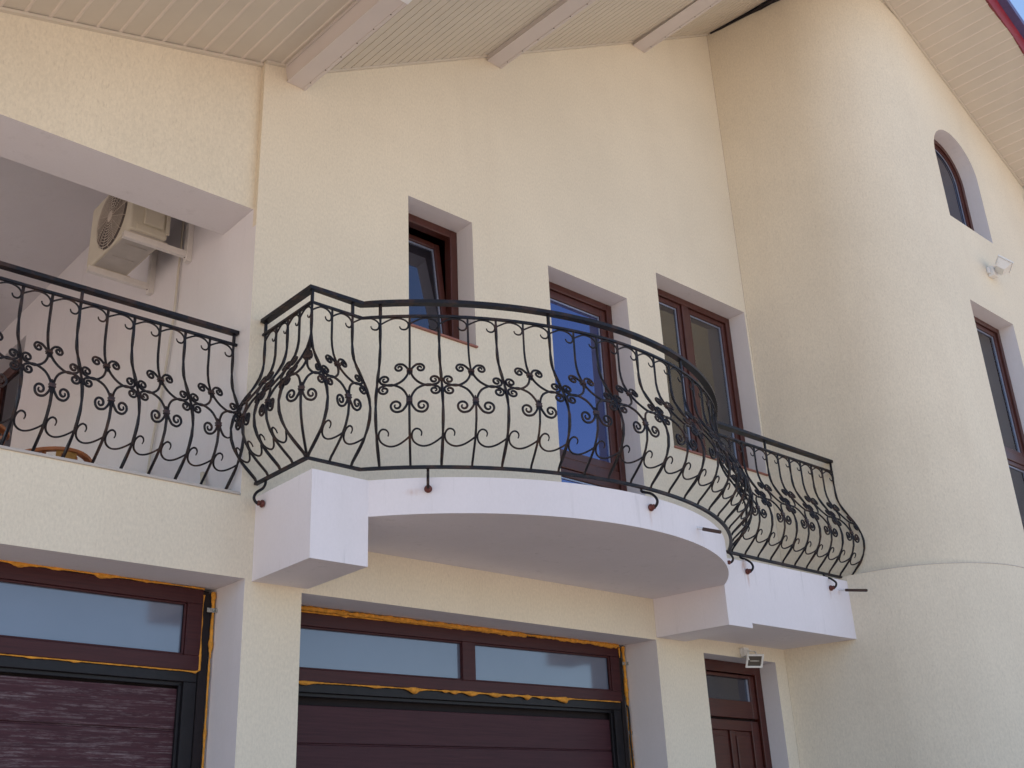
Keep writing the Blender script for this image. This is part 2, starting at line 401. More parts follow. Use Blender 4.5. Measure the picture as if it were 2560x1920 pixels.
# unseen roof slab, added to keep the sun out of the rooms behind the facade
rb = MB()
XS = [-1.9, 3.79, 9.62, 17.4]
RR = lambda x: roof_z(x) if x <= 9.62 else tower_soffit(x)
zridge = roof_z(9.62)
def rz(x): return roof_z(x) if x <= 9.62 else zridge - .505 * (x - 9.62)
for x0, x1 in zip(XS[:-1], XS[1:]):
    yf0 = -2.45 if x1 <= 9.7 else -2.70
    b4 = [(x0, yf0, rz(x0) + .03 + .05 * yf0), (x1, yf0, rz(x1) + .03 + .05 * yf0), (x1, 9.4, rz(x1) + .03), (x0, 9.4, rz(x0) + .03)]
    rb.hexa([(p[0], p[1], p[2] + .12) for p in b4], [(p[0], p[1], p[2] + .30) for p in b4])
rb.build('roof', 'tile_edge', house)
bk = MB(); bk.quad((XC, 9.2, 0), (17, 9.2, 0), (17, 9.2, 11), (XC, 9.2, 11)); bk.quad((XL, 9.2, 0), (XC, 9.2, 0), (XC, 9.2, 6.5), (XL, 9.2, 6.0)); bk.quad((XL, 0, 0), (XL, 9.2, 0), (XL, 9.2, 3.7), (XL, 0, 3.7)); bk.quad((17, -1.8, 0), (17, 9.2, 0), (17, 9.2, 8), (17, -1.8, 8))
bk.build('unseen_rear_wall', 'plaster', house)  # unseen outer walls, added to close the shell against the sun

# soffits: boards with raised lips between them -----------------------
def boards(name, x0, x1, zf, y0, y1, pitch, ky, lip, mats, groove=False):
    mb = MB(); nb = int(round((x1 - x0) / pitch)); px = (x1 - x0) / nb
    for i in range(nb):
        a = x0 + i * px; e = a + px; l = lip
        prof = [(a, 0.002), (a + l * .25, -.002), (a + l * .75, -.002), (a + l, .002), (a + l + .004, .004), (e - .003, .004), (e, .002)] if not groove else \
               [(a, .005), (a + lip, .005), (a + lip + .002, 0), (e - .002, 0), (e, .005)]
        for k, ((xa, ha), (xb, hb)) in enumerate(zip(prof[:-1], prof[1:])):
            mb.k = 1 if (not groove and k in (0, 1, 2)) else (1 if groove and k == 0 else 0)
            mb.quad((xa, y0, zf(xa) + ha + ky * y0), (xb, y0, zf(xb) + hb + ky * y0), (xb, y1, zf(xb) + hb + ky * y1), (xa, y1, zf(xa) + ha + ky * y1))
    return mb.build(name, mats, house)
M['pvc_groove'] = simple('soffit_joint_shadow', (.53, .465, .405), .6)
boards('soffit', -1.85, 3.60, lambda x: 7.403 + .279 * (x - 3.496), -2.4, .06, .156, .05, .024, ['pvc', 'pvc_ridge'])
boards('soffit', 3.60, 9.62, lambda x: 7.545 + .6175 * (x - 3.886), -2.4, .03, .0955, .05, .007, ['pvc', 'pvc_groove'], groove=True)
boards('soffit', 9.62, 13.12, tower_soffit, -2.72, -.2, .118, .03, .014, ['pvc', 'pvc_ridge'])
boards('soffit', 13.12, 17.2, tower_soffit, -2.72, -.2, .118, .03, .014, ['pvc', 'pvc_ridge']) if False else None
# edge trim where soffit meets wall
tm = MB()
for xs in ([(-3, .0), (XC, .0)],):
    tm.sweep([(XL, .035, roof_z(XL) - .012), (XC, .035, roof_z(XC) - .012)], rect(.03, .022), up=(0, 0, 1))
tm.sweep([(XC, -.014, roof_z(XC) - .010), (3.50, -.014, roof_z(3.50) - .010)], rect(.028, .02), up=(0, 0, 1))
tm.sweep([(3.79, -.014, roof_z(3.80) - .010), (9.26, -.014, roof_z(9.26) - .010)], rect(.028, .018), up=(0, 0, 1))
tm.sweep([(10.3, -1.815, tower_soffit(10.3) - .065), (13.1, -1.815, tower_soffit(13.1) - .065)], rect(.024, .016), up=(0, 0, 1))
tm.build('soffit_trim', 'pvc', house)
# dark open joint along the tower
gp = MB(); gp.sweep([(9.285, -.05, roof_z(9.28) - .006), (9.315, -.18, roof_z(9.3) - .02), (9.36, -.36, roof_z(9.34) - .035), (9.40, -.56, roof_z(9.38) - .05), (9.42, -.85, roof_z(9.4) - .07), (9.6, -1.2, roof_z(9.5) - .08)], rect(.05, .035), up=(0, 0, 1)); gp.build('soffit_joint', 'gap', house)
# boxed beams
def beam(xl, xb, xr, zt_, zb, y_end, ky, cap=False):
    mb = MB()
    prof = [(xl, zt_ + .12), (xl, zt_), (xb, zb), (xr, zb - .004), (xr + .01, zt_ + .25)]
    def ring(y, s=0): return [(x, y, z + ky * y) for x, z in prof]
    a, b_ = ring(-.001), ring(y_end); n_ = len(prof)
    mb.add(a + b_, [(i, (i + 1) % n_, n_ + (i + 1) % n_, n_ + i) for i in range(n_)] + [tuple(range(n_)), tuple(range(n_, 2 * n_))])
    # folded trim strips on the corners
    for (x, z) in ((xb, zb), (xr, zb - .004)):
        mb.sweep([(x, -.004, z - .001), (x, y_end, z - .001 + ky * y_end)], rect(.026, .008), up=(0, 0, 1))
    mb.sweep([(xl - .004, -.004, zt_ - .004), (xl - .004, y_end, zt_ - .004 + ky * y_end)], rect(.008, .03), up=(0, 0, 1))
    o_ = mb.build('soffit_beam', 'pvc_box', house)
    if cap:
        cb = MB(); r2 = [(x, y_end - .002, z + ky * y_end) for x, z in [(xl - .01, zt_ + .1), (xb - .008, zb - .01), (xr + .012, zb - .014), (xr + .02, zt_ + .2)]]
        r3 = [(x, y - .06, z) for x, y, z in r2]
        cb.hexa(r2, r3); cb.build('end_cap', 'cap', o_)
    for k in range(6):
        yy = -.12 - k * .21; MB().lathe((xr - .012, yy, zb - .0085 + ky * yy), (0, 0, -1), [(0, .005), (.003, .005), (.004, .002)], 8).build('screw', 'pipe_dark', o_)
    return o_
beam(3.496, 3.528, 3.669, 7.403, 7.262, -1.335, .055, True)
beam(5.592, 5.628, 5.781, 8.65, 8.565, -2.38, .045)
beam(7.822, 7.824, 7.992, 10.01, 9.926, -2.38, .02)
# roof verge over the tower
fa = MB()
for i in range(40):
    x0 = 9.62 + i * .19; x1 = x0 + .19; yf = -2.72
    w0 = .012 * math.sin(i * 1.57); w1 = .012 * math.sin((i + 1) * 1.57)
    za, zb = tower_soffit(x0) - .10 + w0, tower_soffit(x1) - .10 + w1
    fa.hexa([(x0, yf, za), (x1, yf, zb), (x1, yf + .05, zb + .05), (x0, yf + .05, za + .05)],
            [(x0, yf - .05, za + .13 - w0), (x1, yf - .05, zb + .13 - w1), (x1, yf + .05, zb + .15), (x0, yf + .05, za + .15)])
fa.build('roof_verge', 'tile_edge', house)
fm = MB(); fm.sweep([(9.62, -2.80, tower_soffit(9.62) + .07), (17.2, -2.80, tower_soffit(17.2) + .07)], rect(.10, .09), up=(0, 0, 1)); fm.build('verge_flashing', 'roof_metal', house)
# eave return at the right end of the gable
er = MB(); er.box(13.14, 14.2, -2.0, -1.80 - .002, 9.12, 9.33); er.box(13.05, 14.2, -1.92, -1.803, 9.06, 9.10); er.build('eave_box', 'cap', house, bevel=.004)

# ---------------------------------------------------------------- windows
def window(x0, x1, z0, z1, yw, depth, pane='glass', curtain=None, fw=.085, mull=None, rail=None, sash=.06, open_tilt=False, sill=True, floor=False):
    """frame mesh 'window' with reveal, panes, spacers, sill as children"""
    yf = yw + depth
    fr = MB()
    fr.box(x0 + .002, x0 + fw, yf, yf + .08, z0 + .002, z1 - .002); fr.box(x1 - fw, x1 - .002, yf, yf + .08, z0 + .002, z1 - .002)
    fr.box(x0 + fw, x1 - fw, yf, yf + .08, z1 - fw, z1 - .002); fr.box(x0 + fw, x1 - fw, yf, yf + .08, z0 + .002, z0 + fw)
    if mull: fr.box(mull[0], mull[1], yf + .003, yf + .075, z0 + fw, z1 - fw)
    o_ = fr.build('window', 'frame', house, bevel=.006)
    rv_ = MB()
    rv_.quad((x0, yw, z1), (x1, yw, z1), (x1, yf + .08, z1), (x0, yf + .08, z1))
    rv_.quad((x0, yw, z0), (x0, yf + .08, z0), (x0, yf + .08, z1), (x0, yw, z1))
    rv_.quad((x1, yw, z0), (x1, yf + .08, z0), (x1, yf + .08, z1), (x1, yw, z1))
    rv_.quad((x0, yw, z0), (x1, yw, z0), (x1, yf + .08, z0), (x0, yf + .08, z0))
    rv_.build('reveal', 'white', o_)
    cells = []
    xs = [x0 + fw, x1 - fw] if not mull else [x0 + fw, mull[0], mull[1], x1 - fw]
    for a, b_ in zip(xs[::2], xs[1::2]):
        zs = [z0 + fw, z1 - fw] if not rail else [z0 + fw, rail[0], rail[1], z1 - fw]
        for c_, d_ in zip(zs[::2], zs[1::2]): cells.append((a, b_, c_, d_))
        if rail:
            MB().box(a, b_, yf + .012, yf + .07, rail[0], rail[1]).build('glazing_bar', 'frame', o_, bevel=.008)
    tilt = R(7) if open_tilt else 0
    for (a, b_, c_, d_) in cells:
        def tp(y, z):      # tilt about the bottom edge, leaning into the room
            return (yf + .02 + (y - yf - .02) * math.cos(tilt) + (z - c_) * math.sin(tilt), c_ + (z - c_) * math.cos(tilt) - (y - yf - .02) * math.sin(tilt))
        def tbox(mb, xa, xb, ya, yb, za, zb):
            vs = []
            for xx in (xa, xb):
                for yy in (ya, yb):
                    for zz in (za, zb): vs.append((xx, *tp(yy, zz)))
            mb.add(vs, [(0, 1, 3, 2), (4, 6, 7, 5), (0, 4, 5, 1), (2, 3, 7, 6), (0, 2, 6, 4), (1, 5, 7, 3)])
        ys = yf + .022; s_ = sash; e = .001
        sm = MB()
        tbox(sm, a + e, a + s_, ys, ys + .05, c_ + e, d_ - e); tbox(sm, b_ - s_, b_ - e, ys, ys + .05, c_ + e, d_ - e)
        tbox(sm, a + s_, b_ - s_, ys, ys + .05, d_ - s_, d_ - e); tbox(sm, a + s_, b_ - s_, ys, ys + .05, c_ + e, c_ + s_)
        sh = sm.build('sash', 'frame', o_, bevel=.007)
        pm = MB(); tbox(pm, a + s_, b_ - s_, ys + .030, ys + .036, c_ + s_, d_ - s_); pm.build('pane', pane, o_)
        q = .014; sp = MB()
        tbox(sp, b_ - s_ - q, b_ - s_ - .002, ys + .018, ys + .029, c_ + s_, d_ - s_); tbox(sp, a + s_, b_ - s_ - q, ys + .018, ys + .029, d_ - s_ - q, d_ - s_ - .002)
        sp.build('glazing_spacer', 'spacer', o_)
    if open_tilt:
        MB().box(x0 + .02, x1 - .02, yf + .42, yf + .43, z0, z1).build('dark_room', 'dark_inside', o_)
    if curtain:
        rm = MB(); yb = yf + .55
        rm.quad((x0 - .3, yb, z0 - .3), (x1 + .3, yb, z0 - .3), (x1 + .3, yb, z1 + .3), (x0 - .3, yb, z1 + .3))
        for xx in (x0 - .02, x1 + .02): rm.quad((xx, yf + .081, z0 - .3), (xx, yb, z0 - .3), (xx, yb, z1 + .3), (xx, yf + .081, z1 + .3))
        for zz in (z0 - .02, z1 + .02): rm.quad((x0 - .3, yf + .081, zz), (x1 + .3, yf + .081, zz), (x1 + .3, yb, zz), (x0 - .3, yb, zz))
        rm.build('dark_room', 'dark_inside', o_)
        for (ca, cb2, yc) in curtain:
            cm = MB(); nn = int((cb2 - ca) / .008)
            pc = [(ca + (cb2 - ca) * i / nn, yf + yc + .018 * math.sin(i * .55) + .008 * math.sin(i * .23 + 1)) for i in range(nn + 1)]
            for (p, q_) in zip(pc[:-1], pc[1:]): cm.quad((*p, z0), (*q_, z0), (*q_, z1), (*p, z1))
            cm.build('curtain', 'curtain', o_, smooth=True)
    if sill:
        MB().box(x0 - .004, x1 + .006, yw - .022, yf - .002, z0 + .001, z0 + .016).build('sill', 'sill', o_, bevel=.003)
    return o_
M['sill'] = simple('terracotta_sill', (.30, .12, .09), .6, var=.1)
window(*W1, 0, .205, fw=.08, open_tilt=True)
window(*W2, 0, .205, pane='glass_sky_blue', fw=.075, rail=(4.765, 4.865), sash=.075, sill=False)
window(*W3, 0, .205, pane='glass_clear', curtain=((7.80, 8.42, .16), (8.5, 9.0, .20), (9.0, 9.22, .14)), fw=.075, mull=(8.42, 8.52), sash=.055)
window(*T1, YU, .165, pane='glass_clear', curtain=((10.76, 11.35, .20), (11.32, 11.70, .15)), fw=.06, rail=(5.27, 5.37), sash=.05)
# arched window
ya = YU + .17; ring_i = []
def arch_path(off, zb):
    P = [(A1[1] - off, zb)]
    for i in range(NA + 1):
        t = math.pi * i / NA; P.append((cxa + (ra - off) * math.cos(t), A1[3] + (ra * .98 - off) * math.sin(t)))
    P.append((A1[0] + off, zb)); return P
def arch_ring(mb, o1, o2, y0, y1, zb):
    a, b_ = arch_path(o1, zb), arch_path(o2, zb)
    for (p, q, r, s_) in zip(a[:-1], a[1:], b_[:-1], b_[1:]):
        mb.hexa([(p[0], y0, p[1]), (q[0], y0, q[1]), (s_[0], y0, s_[1]), (r[0], y0, r[1])], [(p[0], y1, p[1]), (q[0], y1, q[1]), (s_[0], y1, s_[1]), (r[0], y1, r[1])])
am = MB(); arch_ring(am, .002, .06, ya, ya + .07, A1[2]); am.box(A1[0] + .06, A1[1] - .06, ya, ya + .07, A1[2] + .002, A1[2] + .06)
aw = am.build('window', 'frame', house)
ar = MB(); arch_ring(ar, .062, .11, ya + .018, ya + .06, A1[2] + .06); ar.box(A1[0] + .11, A1[1] - .11, ya + .018, ya + .06, A1[2] + .062, A1[2] + .11); ar.build('sash', 'frame', aw)
asp = MB(); arch_ring(asp, .112, .124, ya + .03, ya + .04, A1[2] + .11); asp.build('glazing_spacer', 'spacer', aw)
ap = arch_path(.11, A1[2] + .11)
MB().add([(x, ya + .045, z) for x, z in ap], [tuple(range(len(ap)))]).build('pane', 'glass', aw)
rv2 = MB(); a = arch_path(0, A1[2])
for p, q in zip(a[:-1], a[1:]): rv2.quad((p[0], YU, p[1]), (q[0], YU, q[1]), (q[0], ya + .07, q[1]), (p[0], ya + .07, p[1]))
rv2.quad((A1[0], YU, A1[2]), (A1[1], YU, A1[2]), (A1[1], ya + .07, A1[2]), (A1[0], ya + .07, A1[2]))
rv2.build('reveal', 'white', aw)

# ---------------------------------------------------------------- entrance door
x0, x1, z1 = 7.884, 8.935, 3.262
dm = MB(); yd = .18
dm.box(x0 + .002, x0 + .10, yd, yd + .08, 0, z1 - .002); dm.box(x1 - .09, x1 - .002, yd, yd + .08, 0, z1 - .002)
dm.box(x0 + .10, x1 - .09, yd, yd + .08, z1 - .10, z1 - .002)
door = dm.build('entrance_door', 'door', house, bevel=.005)
rv3 = MB(); rv3.quad((x0, 0, z1), (x1, 0, z1), (x1, yd + .08, z1), (x0, yd + .08, z1)); rv3.quad((x1, 0, 0), (x1, yd + .08, 0), (x1, yd + .08, z1), (x1, 0, z1)); rv3.quad((x0, 0, 0), (x0, yd + .08, 0), (x0, yd + .08, z1), (x0, 0, z1))
rv3.build('reveal', 'white', door)
tx0, tx1 = x0 + .102, x1 - .092
ts = MB(); ys = yd + .02
ts.box(tx0, tx0 + .06, ys, ys + .05, 2.765, 3.155); ts.box(tx1 - .075, tx1, ys, ys + .05, 2.765, 3.155); ts.box(tx0 + .06, tx1 - .075, ys, ys + .05, 3.125, 3.155); ts.box(tx0 + .06, tx1 - .075, ys, ys + .05, 2.765, 2.92)
ts.build('transom_frame', 'door', door, bevel=.006)
MB().box(tx0 + .06, tx1 - .075, ys + .028, ys + .034, 2.92, 3.125).build('pane', 'glass', door)
MB().box(tx1 - .097, tx1 - .076, ys + .016, ys + .026, 2.922, 3.123).build('glazing_spacer', 'spacer', door)
lf = MB(); yl = yd + .025
lx0, lx1, lz = tx0 + .004, tx1 - .004, 2.745
lf.box(lx0, lx0 + .12, yl, yl + .045, .02, lz); lf.box(lx1 - .11, lx1, yl, yl + .045, .02, lz); lf.box(lx0 + .12, lx1 - .11, yl, yl + .045, 2.655, lz)
mx = (8.40, 8.465); lf.box(mx[0], mx[1], yl, yl + .045, .02, 2.655)
for a, b_ in ((lx0 + .12, mx[0]), (mx[1], lx1 - .11)):
    lf.box(a, b_, yl + .02, yl + .04, .02, 2.655)
    lf.box(a + .035, b_ - .035, yl + .008, yl + .02, .1, 2.61)
leaf = lf.build('door_leaf', 'door', door, bevel=.006)
MB().box(x0 + .1, x1 - .09, yd + .075, yd + .079, 0, z1 - .1).build('rebate', 'gap', door)

# ---------------------------------------------------------------- garage doors
def foam(path, r, bulge, seed, parent):
    rnd = random.Random(seed); mb = MB(); P = []
    for a, b_ in zip(path[:-1], path[1:]):
        a, b_ = Vector(a), Vector(b_); n_ = max(2, int((b_ - a).length / .015))
        P += [a.lerp(b_, i / n_) for i in range(n_)]
    P.append(Vector(path[-1])); k = 8; vs = []
    n_ = len(P); rs = []; v = 0
    blobs = [(rnd.random() * n_, rnd.uniform(.5, 1) * bulge, rnd.uniform(.8, 4.5)) for _ in range(int(n_ / 14) + 2)]
    for i in range(n_):
        v = v * .7 + rnd.uniform(-1, 1) * .3
        rr = r * (1 + .8 * v) + sum(b_[1] * math.exp(-((i - b_[0]) / b_[2]) ** 2) for b_ in blobs)
        rs.append(max(rr, r * .35))
    P = [p + Vector((rnd.uniform(-1, 1), 0, rnd.uniform(-1, 1))) * r * .22 - Vector((0, 0, .55 * sum(b_[1] * math.exp(-((i - b_[0]) / b_[2]) ** 2) for b_ in blobs))) for i, p in enumerate(P)]
    mb2 = MB(); mb2.sweep(P, circ(1.0, k), up=(0, -1, 0)); 
    vs = []
    for i, p in enumerate(P):
        for j in range(k): vs.append(p + (Vector(mb2.v[i * k + j]) - p) * rs[i])
    mb2.v = [tuple(q) for q in vs]
    return mb2.build('foam_seal', 'foam', parent, smooth=True)

YG = .36
def garage(x0, x1, zl, f, glass, mullx, mat, streaked, xl_black):
    """f(x): drift of the frame; zl lintel underside; glass (z0,z1)"""
    z1, z0 = glass[3], glass[0]
    def bx(mb, xa, xb, ya, yb, za, zb):
        mb.hexa([(xa, ya, za + f(xa)), (xb, ya, za + f(xb)), (xb, yb, za + f(xb)), (xa, yb, za + f(xa))], [(xa, ya, zb + f(xa)), (xb, ya, zb + f(xb)), (xb, yb, zb + f(xb)), (xa, yb, zb + f(xa))])
    pn = MB(); zj = [2.46, 1.96, 1.46, .96, .46, -.04]; zt_ = 2.715
    zs = [zt_] + zj
    xa, xb = x0 - .03, x1 - .075
    for a, b_ in zip(zs[1:], zs[:-1]):
        a = max(a, 0.005)
        bx(pn, xa, xb, YG + .07, YG + .10, a + .006, b_ - .006)
        # shallow grooves in each section
        bx(pn, xa, xb, YG + .078, YG + .09, a - .006, a + .006)
    door_ = pn.build('garage_door', mat, house, bevel=.004)
    if streaked: door_['label'] = 'garage door with milky horizontal streaks'
    tf = MB(); gz0, gz1 = glass[1], glass[2]
    fb = .004
    bx(tf, x0, x1, YG, YG + .06, gz1, z1); bx(tf, x0, x1, YG, YG + .06, z0, gz0)
    bx(tf, x1 - .105, x1, YG + .001, YG + .059, gz0, gz1); bx(tf, x0, x0 + .1, YG + .001, YG + .059, gz0, gz1)
    for (a, b_) in mullx: bx(tf, a, b_, YG + .001, YG + .059, gz0, gz1)
    # inner glazing bead
    bx(tf, x0 + .1, x1 - .105, YG + .012, YG + .03, gz1 - .014, gz1); bx(tf, x0 + .1, x1 - .105, YG + .012, YG + .03, gz0, gz0 + .012)
    bx(tf, x1 - .12, x1 - .105, YG + .012, YG + .03, gz0, gz1)
    tf.build('transom_frame', 'garage_frame', door_, bevel=.004)
    edges = [x0 + .1] + [q for m_ in mullx for q in m_] + [x1 - .12]
    for a, b_ in zip(edges[::2], edges[1::2]):
        pm = MB(); bx(pm, a, b_, YG + .035, YG + .04, gz0, gz1); pm.build('pane', 'frost', door_)
    hd = MB(); bx(hd, x0, x1, YG + .02, YG + .06, z0 - .068, z0 - .006); bx(hd, x0, x1, YG + .045, YG + .07, z0 - .092, z0 - .068)
    bx(hd, x1 - .085, x1, YG + .02, YG + .06, 0, z0 - .07); bx(hd, x1 - .105, x1 - .085, YG + .045, YG + .07, 0, z0 - .08)
    hd.build('steel_guide', 'black', door_, bevel=.003)
    bl = MB(); bl.box(x1 + .004, xl_black, YG + .012, YG + .05, 0, z1 + f(x1) - .01); bl.box(x0 - .05, xl_black + .06, YG + .11, YG + .13, 0, 3.6); bl.build('dark_gap', 'gap', door_)
    return door_
gl = garage(-.8, 3.300, 3.338, lambda x: (3.3 - x) * .0065, (2.815, 2.907, 3.233, 3.326), [(.55, .67)], 'panel_streaked', True, 3.362)
gr = garage(3.70, 7.180, 3.3, lambda x: (x - 7.18) * .0150, (2.853, 2.935, 3.223, 3.312), [(5.445, 5.572)], 'panel', False, 7.225)
f1 = lambda x: (3.3 - x) * .0065; f2 = lambda x: (x - 7.18) * .0150
foam([(-.8, YG, 3.333 + f1(-.8)), (1.5, YG, 3.333 + f1(1.5)), (3.30, YG, 3.333)], .006, .009, 1, gl)
foam([(-.8, YG + .01, 2.811 + f1(-.8)), (3.28, YG + .01, 2.811), (3.303, YG + .01, 2.83), (3.303, YG + .01, 3.30)], .004, .005, 2, gl)
foam([(3.368, YG, 0), (3.368, YG, 2.9)], .006, .003, 3, gl)
foam([(3.370, YG, 2.9), (3.368, YG, 3.32)], .009, .004, 4, gl)
foam([(3.81, YG - .02, 3.287), (5.2, YG - .012, 3.300), (6.6, YG, 3.312), (7.18, YG, 3.318)], .014, .006, 5, gr)
foam([(3.85, YG + .012, 3.270), (5.2, YG + .012, 3.290), (6.1, YG, 3.303)], .011, .004, 15, gr)
foam([(3.75, YG + .005, 2.848 + f2(3.75)), (7.16, YG + .005, 2.848)], .0045, .012, 6, gr)
foam([(7.190, YG, 3.31), (7.190, YG, 3.22)], .006, .004, 7, gr)
foam([(7.238, YG, 3.315), (7.24, YG, 3.0), (7.245, YG, 2.3), (7.25, YG, 0)], .013, .004, 8, gr)
def clip(x, y, z, parent):
    mb = MB(); mb.box(x - .028, x + .03, y - .012, y - .006, z - .014, z + .014); mb.box(x + .024, x + .032, y - .03, y - .006, z - .014, z + .014)
    mb.lathe((x - .012, y - .012, z), (0, -1, 0), [(0, .008), (.004, .008), (.006, .004)], 10); mb.lathe((x + .014, y - .012, z), (0, -1, 0), [(0, .006), (.004, .006), (.005, .003)], 10)
    mb.build('fixing_clip', 'zinc', parent, bevel=.001)
clip(3.352, YG, 3.20, gl); clip(7.235, YG, 3.17, gr); clip(7.245, YG, 2.60, gr)
cb_ = MB(); cb_.sweep(spline([(7.215, YG - .01, 2.82), (7.228, YG - .015, 2.80), (7.232, YG - .015, 2.7), (7.228, YG - .015, 2.55), (7.235, YG - .012, 2.3), (7.235, YG - .01, 1.8)]), circ(.008)); cb_.build('cable', 'black', gr, smooth=True)
# linings of the garage openings
gv = MB()
gv.quad((XL, 0, 3.338), (3.388, 0, 3.338), (3.388, YG + .12, 3.345), (XL, YG + .12, 3.345 + .02))
gv.quad((3.388, 0, 0), (3.388, YG + .12, 0), (3.388, YG + .12, 3.345), (3.388, 0, 3.338))
gv.quad((3.802, 0, lint_r(3.802)), (7.268, 0, lint_r(7.268)), (7.268, YG + .12, 3.336), (3.802, YG + .12, 3.31))
gv.quad((7.268, 0, 0), (7.268, YG + .12, 0), (7.268, YG + .12, 3.34), (7.268, 0, lint_r(7.268)))
gv.quad((3.802, 0, 0), (3.802, YG + .12, 0), (3.802, YG + .12, 3.34), (3.802, 0, lint_r(3.802)))
gv.build('garage_lining', 'white', house)

# ---------------------------------------------------------------- balcony slab
SC, SR, CX0, CX1, YB = (5.62, .95), 2.41, 3.845, 7.39, -.68
def slab_pt(x): return (x, SC[1] - math.sqrt(max(0, SR ** 2 - (x - SC[0]) ** 2)))
a0 = math.atan2(YB - SC[1], CX0 - SC[0]); a1 = math.atan2(YB - SC[1], CX1 - SC[0])
arcp = [(SC[0] + SR * math.cos(a0 + (a1 - a0) * i / 64), SC[1] + SR * math.sin(a0 + (a1 - a0) * i / 64)) for i in range(65)]
arcp[0] = (CX0, YB); arcp[-1] = (CX1, YB)
sb = MB(); ztop = lambda x, y: zt(x)
sb.prism([(3.436, -.001), (3.430, YB), (CX0, YB), (CX0, -.001)], 3.325, 3.880, lambda x, y: zt(x) * .5)
sb.prism([(CX0, -.0015)] + arcp + [(7.275, -.0015)], 3.643, 3.880, lambda x, y: zt(x) * .5)
sb.prism([(7.275, -.001), (CX1, YB), (7.707, YB), (7.66, -.001)], 3.316, 3.880, lambda x, y: zt(x) * .5)
sb.prism([(7.66, -.001), (7.707, YB), (9.34, YB), (9.20, -.001)], 3.340, 3.880, lambda x, y: zt(x) * .9)
slab = sb.build('balcony_slab', 'slab', house)

# ---------------------------------------------------------------- railings
def drift(x): return (x - 3.43) * .003
ZB, ZT, ZH = 3.970, 5.040, 5.135
BUL = [(3.95, 0), (3.99, .025), (4.02, .06), (4.06, .105), (4.10, .145), (4.16, .185), (4.22, .208), (4.29, .215), (4.36, .203), (4.43, .175), (4.50, .140), (4.57, .098), (4.64, .055), (4.70, .025), (4.76, .008), (4.82, 0), (5.2, 0)]
def bul(z):
    if z <= BUL[0][0]: return 0
    for (a, p), (b_, q) in zip(BUL[:-1], BUL[1:]):
        if z <= b_: return p + (q - p) * (z - a) / (b_ - a)
    return 0
UZ, LZ, MZ = 4.606, 4.340, 4.468           # upper collar, lower collar, middle
UPPER = [(.068, .016), (.080, .010), (.082, .026), (.070, .034), (.054, .026), (.053, .008), (.068, -.006), (.089, .000), (.099, .020), (.093, .042), (.070, .052), (.044, .044), (.022, .024), (.010, .004), (.009, -.018), (.018, -.045), (.038, -.078), (.072, -.103), (.108, -.112), (.145, -.110), (.172, -.096), (.184, -.072), (.180, -.050), (.164, -.040), (.148, -.046), (.142, -.062), (.151, -.074), (.164, -.071), (.165, -.062)]
LOWER = [(.077, -.026), (.086, -.034), (.090, -.020), (.078, -.010), (.062, -.016), (.056, -.034), (.066, -.052), (.086, -.056), (.105, -.044), (.110, -.020), (.104, -.052), (.084, -.076), (.056, -.078), (.032, -.060), (.016, -.034), (.009, -.008), (.009, .014), (.018, .042), (.038, .078), (.070, .108), (.106, .119), (.142, .117), (.170, .102), (.184, .078), (.181, .056), (.165, .045), (.149, .051), (.143, .067), (.152, .078), (.164, .075), (.165, .066)]
def spir(cx, cz, r0, a0_, turns, dirn, n_=14):
    return [(cx + r0 * (1 - .80 * i / n_) * math.cos(a0_ + dirn * turns * 2 * math.pi * i / n_), cz + r0 * (1 - .80 * i / n_) * math.sin(a0_ + dirn * turns * 2 * math.pi * i / n_)) for i in range(n_ + 1)]
# C-scrolls drawn as two spirals joined by a sweep (in metres from the collar)
UPPER = spir(.066, .020, .031, R(115), 1.35, -1)[::-1] + [(.040, .044), (.020, .024), (.009, .002), (.010, -.022), (.022, -.052), (.045, -.082), (.078, -.104), (.108, -.113), (.138, -.109)] + spir(.150, -.071, .033, R(-55), 1.4, 1)
LOWER = spir(.074, -.034, .040, R(-115), 1.45, 1, 16)[::-1] + [(.038, -.062), (.018, -.036), (.009, -.008), (.010, .018), (.022, .052), (.045, .086), (.078, .108), (.108, .118), (.138, .114)] + spir(.150, .075, .033, R(55), 1.4, -1)
UPPER = [(a, b_ * 1.25) for a, b_ in UPPER]; LOWER = [(a, b_ * 1.12) for a, b_ in LOWER]
HOOK_T = [(.0, -.052), (.03, -.034), (.075, -.012), (.115, -.008), (.155, -.018), (.181, -.040), (.186, -.066), (.174, -.088), (.152, -.093), (.134, -.084), (.128, -.068)]
HOOK_B = [(.194, .145), (.165, .124), (.125, .104), (.085, .096), (.050, .102), (.022, .120), (.012, .146), (.018, .172), (.036, .186), (.058, .182), (.070, .166), (.067, .148)]

class Run:
    """a run of bars: list of (P, n) with P plan point, n outward plan normal"""
    def __init__(s, bars, z=0.0): s.b = [(Vector((p[0], p[1])), Vector(n_).normalized()) for p, n_ in bars]; s.z = z
    def at(s, u, z, off=0.0):
        i = int(math.floor(u)); i = max(0, min(len(s.b) - 2, i)); t = u - i
        (P, n0), (Q, n1_) = s.b[i], s.b[i + 1]
        p = P.lerp(Q, t); nn = n0.lerp(n1_, t)
        nn = nn / max(.6, nn.length) if nn.length else n0
        q = p + nn * (bul(z) + off); return Vector((q.x, q.y, z + s.z + drift(q.x)))

